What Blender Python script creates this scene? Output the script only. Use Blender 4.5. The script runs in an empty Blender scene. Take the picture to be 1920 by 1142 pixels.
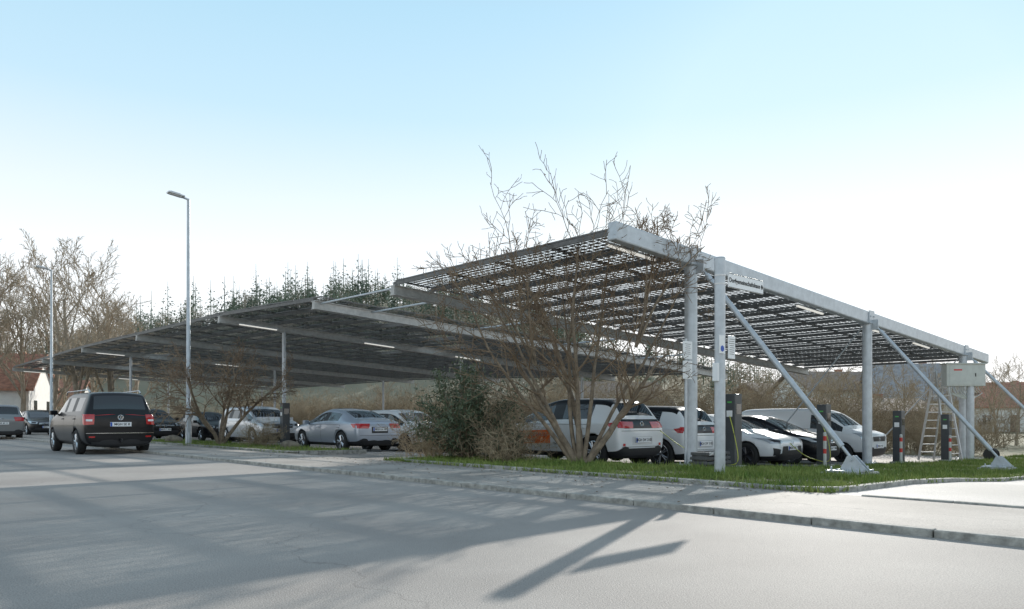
import bpy, bmesh, math, random
import numpy as np
from mathutils import Vector, Matrix, Euler
from mathutils.bvhtree import BVHTree
R=random.Random(7)
scene=bpy.context.scene; COL=scene.collection
TH=math.radians(42.69); D2=Vector((math.cos(TH),math.sin(TH),0)); D1=Vector((-math.sin(TH),math.cos(TH),0))
P0=Vector((3.81,15.9,0)); EYE=0.95
GT=[-4000,-6,-4.5,-2,0,2.5,5,9,18,26,4000]; GZ=[0,0,-.02,-.05,-.13,-.27,-.35,-.45,-.65,-.7,-.7]
def g(t): return float(np.interp(t,GT,GZ))
def W(t,v,z=0): 
    p=P0+D2*t+D1*v; p.z=g(t)+z; return p
def tv(x,y):
    d=Vector((x,y,0))-P0; return d.dot(D2),d.dot(D1)
# ---------------- materials
def mat(name,col,rough=.6,metal=0,noise=0,nscale=5,col2=None,bump=0,bscale=60,coat=0,emit=0,alpha=None,trans=0,spec=.5,detail=6):
    m=bpy.data.materials.new(name); m.use_nodes=True; nt=m.node_tree; N=nt.nodes; L=nt.links
    b=N['Principled BSDF']; b.inputs['Base Color'].default_value=(*col,1); b.inputs['Roughness'].default_value=rough; b.inputs['Metallic'].default_value=metal
    b.inputs['Coat Weight'].default_value=coat; b.inputs['Coat Roughness'].default_value=.04; b.inputs['Transmission Weight'].default_value=trans
    b.inputs['Specular IOR Level'].default_value=spec
    if emit: b.inputs['Emission Color'].default_value=(*col,1); b.inputs['Emission Strength'].default_value=emit
    tc=N.new('ShaderNodeTexCoord')
    if noise or col2:
        n=N.new('ShaderNodeTexNoise'); n.inputs['Scale'].default_value=nscale; n.inputs['Detail'].default_value=detail; n.inputs['Roughness'].default_value=.65
        L.new(tc.outputs['Object'],n.inputs['Vector'])
        r=N.new('ShaderNodeValToRGB'); L.new(n.outputs['Fac'],r.inputs['Fac'])
        c2=col2 or tuple(min(1,c*(1+noise)) for c in col); c1=col if col2 else tuple(c*(1-noise) for c in col)
        r.color_ramp.elements[0].position=.36; r.color_ramp.elements[1].position=.64
        r.color_ramp.elements[0].color=(*c1,1); r.color_ramp.elements[1].color=(*c2,1)
        L.new(r.outputs['Color'],b.inputs['Base Color'])
    if bump:
        n2=N.new('ShaderNodeTexNoise'); n2.inputs['Scale'].default_value=bscale; n2.inputs['Detail'].default_value=4
        L.new(tc.outputs['Object'],n2.inputs['Vector'])
        bp=N.new('ShaderNodeBump'); bp.inputs['Strength'].default_value=bump; bp.inputs['Distance'].default_value=.02
        L.new(n2.outputs['Fac'],bp.inputs['Height']); L.new(bp.outputs['Normal'],b.inputs['Normal'])
    return m
def asphalt(name,c1,c2,crack=.5,patch=.35):
    m=bpy.data.materials.new(name); m.use_nodes=True; nt=m.node_tree; N=nt.nodes; L=nt.links; b=N['Principled BSDF']
    tc=N.new('ShaderNodeTexCoord')
    big=N.new('ShaderNodeTexNoise'); big.inputs['Scale'].default_value=patch; big.inputs['Detail'].default_value=5; L.new(tc.outputs['Object'],big.inputs['Vector'])
    r=N.new('ShaderNodeValToRGB'); r.color_ramp.elements[0].position=.35; r.color_ramp.elements[1].position=.65
    r.color_ramp.elements[0].color=(*c1,1); r.color_ramp.elements[1].color=(*c2,1); L.new(big.outputs['Fac'],r.inputs['Fac'])
    fine=N.new('ShaderNodeTexNoise'); fine.inputs['Scale'].default_value=110; fine.inputs['Detail'].default_value=3; L.new(tc.outputs['Object'],fine.inputs['Vector'])
    fr=N.new('ShaderNodeMapRange'); fr.inputs['From Min'].default_value=.3; fr.inputs['From Max'].default_value=.7; fr.inputs['To Min'].default_value=.62; fr.inputs['To Max'].default_value=1.38; L.new(fine.outputs['Fac'],fr.inputs['Value'])
    mx=N.new('ShaderNodeMix'); mx.data_type='RGBA'; mx.blend_type='MULTIPLY'; mx.inputs['Factor'].default_value=1
    L.new(r.outputs['Color'],mx.inputs['A']); L.new(fr.outputs['Result'],mx.inputs['B'])
    wn=N.new('ShaderNodeTexNoise'); wn.inputs['Scale'].default_value=1.3; wn.inputs['Detail'].default_value=5; L.new(tc.outputs['Object'],wn.inputs['Vector'])
    ad=N.new('ShaderNodeMix'); ad.data_type='RGBA'; ad.blend_type='ADD'; ad.inputs['Factor'].default_value=.9; L.new(tc.outputs['Object'],ad.inputs['A']); L.new(wn.outputs['Color'],ad.inputs['B'])
    vo=N.new('ShaderNodeTexVoronoi'); vo.feature='DISTANCE_TO_EDGE'; vo.inputs['Scale'].default_value=.21; L.new(ad.outputs['Result'],vo.inputs['Vector'])
    lt=N.new('ShaderNodeMapRange'); lt.inputs['From Min'].default_value=.0; lt.inputs['From Max'].default_value=.003; lt.inputs['To Min'].default_value=1-crack; lt.inputs['To Max'].default_value=1; L.new(vo.outputs['Distance'],lt.inputs['Value'])
    m2=N.new('ShaderNodeMix'); m2.data_type='RGBA'; m2.blend_type='MULTIPLY'; m2.inputs['Factor'].default_value=1
    L.new(mx.outputs['Result'],m2.inputs['A']); L.new(lt.outputs['Result'],m2.inputs['B']); L.new(m2.outputs['Result'],b.inputs['Base Color'])
    b.inputs['Roughness'].default_value=.8; b.inputs['Specular IOR Level'].default_value=.4
    bp=N.new('ShaderNodeBump'); bp.inputs['Strength'].default_value=.6; bp.inputs['Distance'].default_value=.008; L.new(fine.outputs['Fac'],bp.inputs['Height']); L.new(bp.outputs['Normal'],b.inputs['Normal'])
    return m
M_road=asphalt('asphalt_road',(.285,.262,.242),(.375,.348,.32),.22,.5)
M_walk=asphalt('pavement_asphalt',(.27,.25,.225),(.40,.372,.338),.45,.7)
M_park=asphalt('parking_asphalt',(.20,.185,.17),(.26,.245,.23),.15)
M_drive=asphalt('driveway',(.44,.415,.38),(.57,.535,.50),.15)
M_kerb=mat('kerb_stone',(.34,.33,.30),.85,noise=.35,nscale=9,bump=.4)
M_ground=mat('ground_earth',(.14,.15,.08),.95,col2=(.25,.22,.14),nscale=.4)
M_soil=mat('verge_soil',(.10,.12,.04),.95,col2=(.22,.19,.10),nscale=1.6,bump=.5,bscale=20)
M_galv=mat('galvanised_steel',(.52,.55,.58),.42,.35,noise=.10,nscale=5,bump=.03)
M_beam=mat('weathered_steel_beam',(.46,.45,.43),.5,.2,noise=.15,nscale=6)
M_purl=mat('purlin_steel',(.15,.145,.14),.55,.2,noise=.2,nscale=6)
M_concrete=mat('concrete_footing',(.40,.39,.36),.9,noise=.3,nscale=8,bump=.3)
M_stone=mat('sandstone',(.20,.17,.13),.95,noise=.4,nscale=5,bump=.5,bscale=15)
M_bark=mat('bark_brown',(.16,.12,.085),.9,col2=(.30,.235,.17),nscale=9,bump=.4)
M_bark2=mat('bark_pale',(.26,.21,.155),.9,col2=(.42,.35,.27),nscale=3)
M_twig=mat('twig_brown',(.17,.115,.075),.9,col2=(.30,.22,.145),nscale=1.2)
M_twig2=mat('twig_pale',(.32,.26,.19),.9,col2=(.46,.38,.28),nscale=1.2)
M_bushtw=mat('bush_twig',(.22,.165,.105),.9,col2=(.46,.37,.25),nscale=.8)
M_leaf=mat('shrub_leaf',(.05,.08,.045),.6,col2=(.15,.18,.10),nscale=5)
M_grass=mat('grass_blade',(.10,.17,.03),.7,col2=(.29,.33,.10),nscale=1.7,spec=.2)
M_black=mat('black_plastic',(.02,.02,.022),.45)
M_tyre=mat('tyre_rubber',(.022,.022,.022),.85)
M_rim=mat('alloy_rim',(.55,.56,.58),.25,.9)
M_rimd=mat('dark_alloy_rim',(.05,.05,.055),.3,.7)
M_glass=mat('car_glass',(.018,.022,.026),.04,spec=.8,coat=.3)
M_red=mat('red_lens',(.5,.01,.012),.15,coat=1)
M_lens=mat('headlight_lens',(.55,.58,.6),.08,.5,coat=1)
M_chrome=mat('chrome',(.75,.75,.76),.12,1)
M_white=mat('white_board',(.86,.86,.86),.45)
M_ink=mat('black_ink',(.015,.015,.015),.6)
M_blue=mat('blue_sign',(.02,.09,.45),.5)
M_orange=mat('orange_sticker',(.85,.17,.03),.4)
M_redp=mat('red_paint',(.6,.05,.04),.5)
M_chg=mat('charger_housing',(.06,.065,.07),.4,noise=.1)
M_led=mat('led_strip',(1,.97,.9),.4,emit=.55)
M_cab=mat('cabinet_grey',(.55,.56,.52),.5,noise=.06)
M_alu=mat('aluminium',(.6,.6,.6),.35,.6)
M_wood=mat('weathered_wood',(.10,.10,.10),.85,noise=.3,nscale=7)
M_cable=mat('yellow_cable',(.5,.52,.08),.5)
P_white=mat('paint_white',(.80,.81,.82),.3,coat=1)
P_black=mat('paint_black',(.006,.006,.008),.3,coat=.25,spec=.3)
P_silver=mat('paint_silver',(.42,.46,.53),.32,.5,coat=1)
P_silv2=mat('paint_pale_silver',(.62,.64,.67),.32,.4,coat=1)
P_grey=mat('paint_grey',(.22,.225,.23),.32,.5,coat=1)
def solar():
    m=bpy.data.materials.new('solar_cells'); m.use_nodes=True; nt=m.node_tree; N=nt.nodes; L=nt.links
    b=N['Principled BSDF']; b.inputs['Base Color'].default_value=(.025,.026,.032,1); b.inputs['Roughness'].default_value=.18; b.inputs['Specular IOR Level'].default_value=.5
    out=N['Material Output']; uv=N.new('ShaderNodeUVMap'); sp=N.new('ShaderNodeSeparateXYZ'); L.new(uv.outputs['UV'],sp.inputs[0])
    def gap(sock,per,wid):
        a=N.new('ShaderNodeMath'); a.operation='DIVIDE'; a.inputs[1].default_value=per; L.new(sock,a.inputs[0])
        f=N.new('ShaderNodeMath'); f.operation='FRACT'; L.new(a.outputs[0],f.inputs[0])
        c=N.new('ShaderNodeMath'); c.operation='LESS_THAN'; c.inputs[1].default_value=wid/per; L.new(f.outputs[0],c.inputs[0]); return c.outputs[0]
    a=gap(sp.outputs[0],.178,.042); c=gap(sp.outputs[1],.1815,.028)
    mxm=N.new('ShaderNodeMath'); mxm.operation='MAXIMUM'; L.new(a,mxm.inputs[0]); L.new(c,mxm.inputs[1])
    tr=N.new('ShaderNodeBsdfTransparent'); tr.inputs[0].default_value=(.82,.86,.88,1)
    ms=N.new('ShaderNodeMixShader'); L.new(mxm.outputs[0],ms.inputs[0]); L.new(b.outputs[0],ms.inputs[1]); L.new(tr.outputs[0],ms.inputs[2]); L.new(ms.outputs[0],out.inputs[0])
    return m
M_solar=solar()
# ---------------- mesh builder
class MB:
    def __init__(s): s.v=[];s.f=[];s.m=[]
    def add(s,vs,fs,mi=0):
        o=len(s.v); s.v+=[tuple(v) for v in vs]; s.f+=[tuple(i+o for i in f) for f in fs]; s.m+=[mi]*len(fs); return s
    def box(s,c,d,mi=0,rot=None):
        hx,hy,hz=d[0]/2,d[1]/2,d[2]/2; vs=[Vector((x,y,z)) for x in(-hx,hx) for y in(-hy,hy) for z in(-hz,hz)]
        if rot: vs=[rot@v for v in vs]
        c=Vector(c); return s.add([v+c for v in vs],[(0,1,3,2),(4,6,7,5),(0,4,5,1),(2,3,7,6),(0,2,6,4),(1,5,7,3)],mi)
    def poly(s,pts,rs,n=6,mi=0,cap=True):
        pts=[Vector(p) for p in pts]; vs=[];fs=[]
        for i,p in enumerate(pts):
            d=(pts[min(i+1,len(pts)-1)]-pts[max(i-1,0)]); 
            if d.length<1e-9: d=Vector((0,0,1))
            d.normalize(); a=d.cross(Vector((0,0,1)) if abs(d.z)<.95 else Vector((1,0,0))).normalized(); b=d.cross(a)
            for k in range(n):
                th=2*math.pi*k/n; vs.append(p+(a*math.cos(th)+b*math.sin(th))*rs[i])
        for i in range(len(pts)-1):
            for k in range(n):
                k2=(k+1)%n; fs.append((i*n+k,i*n+k2,(i+1)*n+k2,(i+1)*n+k))
        if cap and n>3: fs.append(tuple(range(n-1,-1,-1))); fs.append(tuple(range((len(pts)-1)*n,len(pts)*n)))
        return s.add(vs,fs,mi)
    def tube(s,a,b,r,r2=None,n=16,mi=0): return s.poly([a,b],[r,r if r2 is None else r2],n,mi)
    def bar(s,a,b,w,h,mi=0):
        a=Vector(a);b=Vector(b); d=(b-a).normalized(); sd=d.cross(Vector((0,0,1))).normalized()*(w/2); up=sd.cross(d).normalized()*(h/2)
        vs=[p+x*sd+y*up for p in(a,b) for x in(-1,1) for y in(-1,1)]
        return s.add(vs,[(0,1,3,2),(4,6,7,5),(0,4,5,1),(2,3,7,6),(0,2,6,4),(1,5,7,3)],mi)
    def mesh(s,name,mats,smooth=False):
        me=bpy.data.meshes.new(name); me.from_pydata(s.v,[],s.f)
        for m in mats: me.materials.append(m)
        me.polygons.foreach_set('material_index',s.m)
        if smooth: me.polygons.foreach_set('use_smooth',[True]*len(s.f))
        me.update(); return me
    def obj(s,name,mats,parent=None,smooth=False,bevel=0,fixn=True,**kw):
        me=s.mesh(name,mats,smooth)
        if fixn and len(s.f)<20000:
            bm=bmesh.new(); bm.from_mesh(me); bmesh.ops.recalc_face_normals(bm,faces=bm.faces); bm.to_mesh(me); bm.free()
        o=bpy.data.objects.new(name,me); COL.objects.link(o)
        if parent: o.parent=parent
        if bevel:
            b=o.modifiers.new('b','BEVEL'); b.width=bevel; b.segments=2; b.limit_method='ANGLE'
        if smooth: 
            try: me.set_sharp_from_angle(angle=math.radians(45))
            except Exception: pass
        for k,v in kw.items(): o[k]=v
        return o
def root(name,loc,rz=0,**kw):
    o=bpy.data.objects.new(name,None); COL.objects.link(o); o.location=loc; o.rotation_euler=(0,0,rz); o.empty_display_size=.2
    for k,v in kw.items(): o[k]=v
    return o
def Lroot(name,t,v,**kw): return root(name,W(t,v),TH,**kw)
def dup(r,loc,rz=None,sc=None,**kw):
    n=r.copy(); COL.objects.link(n); n.location=loc
    if rz is not None: n.rotation_euler=(0,0,rz)
    if sc: n.scale=(sc,sc,sc)
    for k,v in kw.items(): n[k]=v
    def rec(src,dst):
        for c in list(src.children):
            cc=c.copy(); COL.objects.link(cc); cc.parent=dst; rec(c,cc)
    rec(r,n); return n
def text(s,size,m,parent,name,origin,xa,ya,bold=0,extr=.001,align='CENTER'):
    cu=bpy.data.curves.new(name,'FONT'); cu.body=s; cu.size=size; cu.align_x=align; cu.align_y='CENTER'; cu.offset=bold; cu.extrude=extr; cu.resolution_u=3
    o=bpy.data.objects.new('tmp',cu); COL.objects.link(o); dg=bpy.context.evaluated_depsgraph_get(); me=bpy.data.meshes.new_from_object(o.evaluated_get(dg)); bpy.data.objects.remove(o)
    me.materials.clear(); me.materials.append(m)
    xa=Vector(xa).normalized(); ya=Vector(ya).normalized(); za=xa.cross(ya)
    Mx=Matrix((xa,ya,za)).transposed().to_4x4(); Mx.translation=Vector(origin); me.transform(Mx)
    ob=bpy.data.objects.new(name,me); COL.objects.link(ob); ob.parent=parent; return ob
# ---------------- ground sheets
def sheet(name,t0,t1,v0,v1,dz,m,nv=1,**kw):
    ts=sorted(set([t0,t1]+[t for t in GT if t0<t<t1])); vs=[v0+(v1-v0)*i/nv for i in range(nv+1)]
    mb=MB(); V=[W(t,v,dz) for t in ts for v in vs]; n=len(vs)
    F=[(i*n+j,(i+1)*n+j,(i+1)*n+j+1,i*n+j+1) for i in range(len(ts)-1) for j in range(nv)]
    mb.add(V,F); return mb.obj(name,[m],kind='structure',**kw)
sheet('ground',-3900,3900,-3900,3900,-.01,M_ground)
sheet('road',-24,-7.07,-150,200,0.0,M_road)
sheet('pavement',-6.95,-4.5,-150,200,.05,M_walk)
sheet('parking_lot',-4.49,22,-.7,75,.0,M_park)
sheet('driveway',-4.49,26,-30,-5.0,.045,M_drive)
def kerb(name,pts,w,h,step=1.0):
    mb=MB()
    for (a,b) in zip(pts[:-1],pts[1:]):
        a=Vector(a);b=Vector(b);L=(b-a).length;n=max(1,round(L/step))
        for i in range(n):
            p=a.lerp(b,(i+.006)/n);q=a.lerp(b,(i+.994)/n)
            p3=W(p.x,p.y,h/2-.03+R.uniform(-.004,.004));q3=W(q.x,q.y,h/2-.03+R.uniform(-.004,.004)); mb.bar(p3,q3,w,h+.06)
    return mb.obj(name,[M_kerb],kind='structure',bevel=.012)
kerb('kerb',[(-7.01,-45),(-7.01,90)],.12,.065)
kerb('kerb',[(-4.5,-40),(-4.5,-30),(-4.5,-5.4)],.1,.07)
arc=lambda ct,cv,r,a0,a1,n=5:[(ct+r*math.cos(math.radians(a0+(a1-a0)*i/n)),cv+r*math.sin(math.radians(a0+(a1-a0)*i/n))) for i in range(n+1)]
isl1=[(-1.7,5.0)]+arc(-3.2,3.7,1.3,90,180)+[(-4.5,-4.2)]+arc(-3.8,-4.3,.7,180,270)+[(24,-5.0)]
kerb('kerb',isl1,.12,.11,.8)
isl2=[(-2.2,9.4)]+arc(-3.7,10.2,.8,270,180)+[(-4.5,24.4)]+arc(-3.7,24.4,.8,180,90)+[(-2.2,25.2)]
kerb('kerb',isl2,.12,.11,.8)
sheet('verge_soil',-4.44,-1.7,-4.9,4.9,.07,M_soil); sheet('verge_soil',-1.7,24,-4.94,-.7,.07,M_soil); sheet('verge_soil',-4.44,-2.2,9.5,25.1,.07,M_soil)
def grass(n,regions,name,label):
    rg=np.random.default_rng(3); vs=[];fs=[]
    ar=[(b-a)*(d-c)*w for a,b,c,d,w in regions]; tot=sum(ar)
    for (a,b,c,d,w),A in zip(regions,ar):
        k=int(n*A/tot)
        for i in range(k):
            t=rg.uniform(a,b);v=rg.uniform(c,d)
            pt=math.sin(t*2.1+1.3*math.sin(v*1.7))+math.sin(v*2.9+t)+.6*math.sin(t*5.1-v*4.3)
            if pt<-.7 and rg.random()<.85: continue
            h=rg.uniform(.03,.10)*(1.6 if rg.random()<.15 else 1)*(1.3 if pt>1 else 1); th=rg.uniform(0,math.pi); wd=rg.uniform(.006,.014)
            p=W(t,v,.06); dx=math.cos(th)*wd;dy=math.sin(th)*wd; o=len(vs); lx,ly=rg.normal(0,.04,2)
            vs+=[(p.x-dx,p.y-dy,p.z),(p.x+dx,p.y+dy,p.z),(p.x+lx,p.y+ly,p.z+h)]; fs.append((o,o+1,o+2))
    me=bpy.data.meshes.new(name); me.from_pydata(vs,[],fs); me.materials.append(M_grass); o=bpy.data.objects.new(name,me); COL.objects.link(o); o['kind']='stuff'; o['label']=label; o['category']='grass'
grass(95000,[(-4.62,-1.5,-5.05,4.9,1.6),(-1.5,24,-5.1,-.5,.8),(-4.6,-2.2,9.5,25,.4)],'grass','short green spring grass on the kerbed verge')
mb=MB()
for i in range(420):
    t=-4.6-abs(R.gauss(0,.5)) if R.random()<.5 else R.uniform(-6.9,-3);v=R.uniform(-4.6,10);p=W(t,v,.055 if t<-4.6 else .09);a=R.uniform(0,6.28);s=R.uniform(.012,.03)
    mb.add([p+Vector((math.cos(a)*s,math.sin(a)*s,.004)),p+Vector((-math.sin(a)*s*.6,math.cos(a)*s*.6,.012)),p-Vector((math.cos(a)*s,math.sin(a)*s,-.004)),p+Vector((math.sin(a)*s*.6,-math.cos(a)*s*.6,.01))],[(0,1,2,3)])
mb.obj('leaf_litter',[M_twig],kind='stuff',label='scattered dry brown leaves on the pavement edge',category='leaves')
# ---------------- canopy
def zr(t,v):
    if v<9: z0=4.68; sl=-.05
    else: z0=float(np.interp(v,[11,19,40,61],[4.75,5.06,5.28,5.2])); sl=float(np.interp(v,[11,19,40],[-.055,-.061,-.045]))
    return z0+sl*(t+2.57)
def slope(v): return -.05 if v<9 else float(np.interp(v,[11,19,40],[-.055,-.061,-.045]))
TA,TB=-2.57,20.6
def panel_mesh():
    mb=MB(); a,b=1.78/2,1.11/2
    mb.add([(-b,-a,0),(b,-a,0),(b,a,0),(-b,a,0)],[(0,1,2,3)],0)
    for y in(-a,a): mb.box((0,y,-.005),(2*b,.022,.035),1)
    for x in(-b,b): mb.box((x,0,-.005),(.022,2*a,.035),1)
    me=mb.mesh('solar_panel',[M_solar,M_purl]); uv=me.uv_layers.new(name='UVMap')
    for p in me.polygons:
        for li in p.loop_indices:
            c=me.vertices[me.loops[li].vertex_index].co; uv.data[li].uv=(c.x+b+.021,c.y+a+.014)
    return me
PM=panel_mesh()
def carport(v0,v1,beams,postbeams,name,label,z_off=-.10):
    vb=beams[0]; r=Lroot(name,0,vb,label=label,category='solar carport'); z00=W(0,vb).z
    def LZ(t,v,z): return Vector((t,v-vb,z-z00))
    pl=[]; v=v0+.92
    while v+.89<=v1+.01:
        for i in range(20): pl.append((TA+.6+i*1.15,v))
        v+=1.82
    pl.sort(key=lambda q:q[1]+abs(q[0])*.2); big=None
    for i,(t,v) in enumerate(pl):
        tw=0 if v0<9 else R.uniform(-.010,.010)
        if v0>9 and t>0 and R.random()<.02: continue  # random panels left out; these added openings imitate bright reflections
        loc=LZ(t,v,zr(t,v)+z_off+(0 if v0<9 else R.uniform(-.012,.012))); ry=math.atan(-slope(v))
        v_sl=(zr(t,v+.5)-zr(t,v-.5)) if v>12 else 0
        if i<100:
            o=bpy.data.objects.new('solar_panel',PM); COL.objects.link(o); o.parent=r; o.location=loc; o.rotation_euler=(math.atan(v_sl)+tw,ry,0); o['group']='solar panels on the carport roof'
        else:
            if big is None: big=bmesh.new()
            k=len(big.verts); big.from_mesh(PM); big.verts.ensure_lookup_table()
            bmesh.ops.transform(big,matrix=Matrix.Translation(loc)@Matrix.Rotation(ry,4,'Y')@Matrix.Rotation(math.atan(v_sl)+tw,4,'X'),verts=big.verts[k:])
    if big is not None:
        me=bpy.data.meshes.new('solar_panel_field'); big.to_mesh(me); big.free(); me.materials.append(M_solar); me.materials.append(M_purl)
        o=bpy.data.objects.new('solar_panel_field',me); COL.objects.link(o); o.parent=r; o['kind']='stuff'
    t=TA+.03; k=0
    while t<TB:
        for (a,b) in zip(beams[:-1],beams[1:]):
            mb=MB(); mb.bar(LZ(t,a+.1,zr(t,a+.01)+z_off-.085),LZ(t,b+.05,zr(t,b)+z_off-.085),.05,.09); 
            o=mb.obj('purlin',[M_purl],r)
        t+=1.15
    for v in beams:
        first=(v==0)
        mb=MB()
        zt=0 if first else (z_off-.135)
        h=.36 if first else .26; w=.22 if first else .16
        mb.bar(LZ(TA-.05,v,zr(TA-.05,v)+zt-h/2),LZ(TB,v,zr(TB,v)+zt-h/2),w,h)
        if not first:
            mb.bar(LZ(TA-.05,v,zr(TA-.05,v)+zt-.012),LZ(TB,v,zr(TB,v)+zt-.012),w+.10,.022); mb.bar(LZ(TA-.05,v,zr(TA,v)+zt-h+.01),LZ(TB,v,zr(TB,v)+zt-h+.01),w+.10,.022)
        mb.obj('beam',[M_galv if first else M_beam],r,bevel=.03 if first else 0)
        for tt in ([-2.2,5.6,9.8,14] if first else ([-1.9,3.6,8.6] if v in (19.1,) else ([-1.9,5] if v in postbeams else []))):
            mb=MB(); q=(.42 if first else -.2); zz=(-.30 if first else zt-h+.02)
            mb.bar(LZ(tt,v+q,zr(tt,v)+zz),LZ(tt+1.5,v+q,zr(tt+1.5,v)+zz),.06,.035); mb.obj('light_strip',[M_led],r)
            mb=MB(); mb.bar(LZ(tt-.05,v+q,zr(tt-.05,v)+zz+.035),LZ(tt+1.55,v+q,zr(tt+1.55,v)+zz+.035),.10,.03); mb.obj('light_housing',[M_galv],r)
    for v in postbeams:
        for t in (0.,9.1,17.8):
            first=(v==0); rr=.135 if first else .075
            zt=zr(t,v)+(-.34 if first else z_off-.385); zb=g(t)
            mb=MB(); mb.tube(LZ(t,v,zb-.1),LZ(t,v,zt),rr,n=24)
            o=mb.obj('post',[M_galv],r,smooth=True)
            mb=MB(); mb.box(LZ(t,v,zt+.0),(.44 if first else .26,.34 if first else .24,.03)); 
            if first:
                mb.box(LZ(t,v-.125,zt+.17),(.36,.03,.40)); mb.tube(LZ(t-.11,v-.13,zt+.2),LZ(t-.11,v-.17,zt+.2),.02,n=6); mb.tube(LZ(t+.11,v-.13,zt+.2),LZ(t+.11,v-.17,zt+.2),.02,n=6)
            mb.obj('head_plate',[M_galv],r,bevel=.004); mb=MB()
            mb.box(LZ(t,v,zb+.10),(.42,.42,.025))
            for a in(-.16,.16):
                for b in(-.16,.16): mb.tube(LZ(t+a,v+b,zb+.1),LZ(t+a,v+b,zb+.17),.018,n=6)
            mb.obj('base_plate',[M_galv],r,bevel=.004)
            if first:
                zf=g(t)+.34; zfr=g(t)
                top=LZ(t+.05,v-.2,zt-.05); foot=LZ(t+.1,v-3.35,zf)
                d=(foot-top).normalized()
                mb=MB(); mb.tube(top+d*.25,foot-d*.3,.055,n=16); mb.tube(top,top+d*.3,.03,n=8); mb.tube(foot-d*.34,foot,.03,n=8)
                mb.obj('brace',[M_galv],r,smooth=True)
                mb=MB(); mb.box(LZ(t,v-.17,zt-.05),(.03,.3,.3)); mb.obj('gusset',[M_galv],r,bevel=.004)
                mb=MB(); mb.box(LZ(t+.1,v-3.3,zfr+.14),(.8,.55,.03))
                for s in(-.06,.06):
                    c=LZ(t+.1+s,v-3.4,zfr+.15); mb.add([c+Vector((x,y,z)) for x in(-.012,.012) for y,z in((-.25,0),(.25,0),(.12,.25),(0,.27))],[(0,1,2,3),(4,7,6,5),(0,4,5,1),(1,5,6,2),(2,6,7,3),(3,7,4,0)])
                mb.tube(LZ(t,v-3.35,zf),LZ(t+.2,v-3.35,zf),.03,n=10)
                for a in(-.3,.3):
                    for b in(-.2,.2): mb.tube(LZ(t+.1+a,v-3.3+b,zfr+.15),LZ(t+.1+a,v-3.3+b,zfr+.22),.02,n=6)
                mb.obj('anchor_plate',[M_galv],r,bevel=.004)
                mb=MB(); mb.box(LZ(t+.1,v-3.3,zfr+.03),(.95,.7,.18)); mb.obj('footing',[M_concrete],r,bevel=.03)
                if t>1:
                    mb=MB(); mb.tube(LZ(t,v+.15,zt-.1),LZ(t,v+3.5,zfr+.1),.022,n=8); mb.obj('tie_rod',[M_galv],r,smooth=True)
    return r
cA=carport(0.12,7.5,[0,7.4],[0],'solar_carport','tall galvanised steel solar carport with glass panels over the charging bays')
cB=carport(11.4,61.,[11.7,19.1,29.2,39.4,50,60.8],[19.1,39.4,60.8],'solar_carport','long steel solar carport with dark panels over the parked cars')
for t in (-2.4,-.6,3.5,8,13):
    mb=MB(); mb.tube((t,7.4,zr(t,7.4)-W(0,0).z-.25),(t,11.7,zr(t,11.7)-W(0,0).z-.3),.03,n=8)
    mb.obj('tie_rod',[M_galv],cA,smooth=True)
# ---------------- cars
ST={
'hatch':[(0,.25,.42,.60,.46,.48,'n'),(.012,.14,.46,.84,.51,.68,'n'),(.06,.12,.50,.94,.565,.76,'n'),(.16,.11,.55,.99,.62,.79,'n'),(.25,.11,.595,1,.665,.80,'W'),(.43,.11,.62,1,.945,.70,'S'),(.545,.11,.625,1,.99,.69,'B'),(.56,.11,.627,1,.995,.69,'S'),(.85,.11,.645,1,.98,.67,'P'),(.915,.11,.66,.985,.945,.64,'R'),(.968,.12,.645,.96,.70,.72,'n'),(.99,.14,.58,.92,.63,.74,'n'),(1,.20,.50,.84,.56,.66,'e')],
'sedan':[(0,.25,.44,.60,.48,.48,'n'),(.012,.14,.48,.84,.53,.68,'n'),(.06,.12,.52,.94,.585,.76,'n'),(.16,.11,.565,.99,.64,.79,'n'),(.27,.11,.61,1,.685,.80,'W'),(.43,.11,.64,1,.945,.66,'S'),(.535,.11,.65,1,.99,.65,'B'),(.55,.11,.655,1,.995,.65,'S'),(.74,.11,.665,1,.955,.63,'R'),(.88,.12,.67,.97,.735,.70,'n'),(.965,.13,.655,.94,.715,.74,'n'),(.99,.15,.60,.90,.66,.72,'n'),(1,.22,.50,.82,.57,.64,'e')],
'mpv':[(0,.25,.44,.62,.48,.50,'n'),(.012,.14,.48,.86,.53,.72,'n'),(.06,.12,.53,.95,.59,.78,'n'),(.14,.11,.575,.99,.635,.80,'n'),(.225,.11,.605,1,.67,.80,'W'),(.38,.11,.62,1,.945,.74,'S'),(.49,.11,.625,1,.985,.74,'B'),(.51,.11,.625,1,.99,.74,'S'),(.70,.11,.63,1,.988,.74,'B'),(.72,.11,.63,1,.988,.74,'S'),(.90,.11,.635,1,.982,.73,'P'),(.955,.11,.635,.99,.965,.72,'R'),(.985,.12,.625,.97,.67,.80,'n'),(.995,.13,.55,.95,.60,.80,'n'),(1,.18,.48,.88,.53,.74,'e')],
'van':[(0,.22,.44,.66,.47,.54,'n'),(.012,.12,.47,.88,.51,.76,'n'),(.05,.10,.50,.95,.55,.80,'n'),(.11,.10,.53,.99,.59,.82,'n'),(.17,.10,.55,1,.62,.82,'W'),(.31,.10,.56,1,.94,.80,'S'),(.43,.10,.56,1,.985,.80,'P'),(.47,.10,.56,1,.99,.80,'P'),(.70,.10,.56,1,.99,.80,'P'),(.90,.10,.56,1,.99,.79,'P'),(.98,.10,.56,.99,.975,.78,'n'),(.995,.12,.55,.96,.94,.74,'n'),(1,.18,.50,.88,.85,.66,'e')]}
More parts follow.
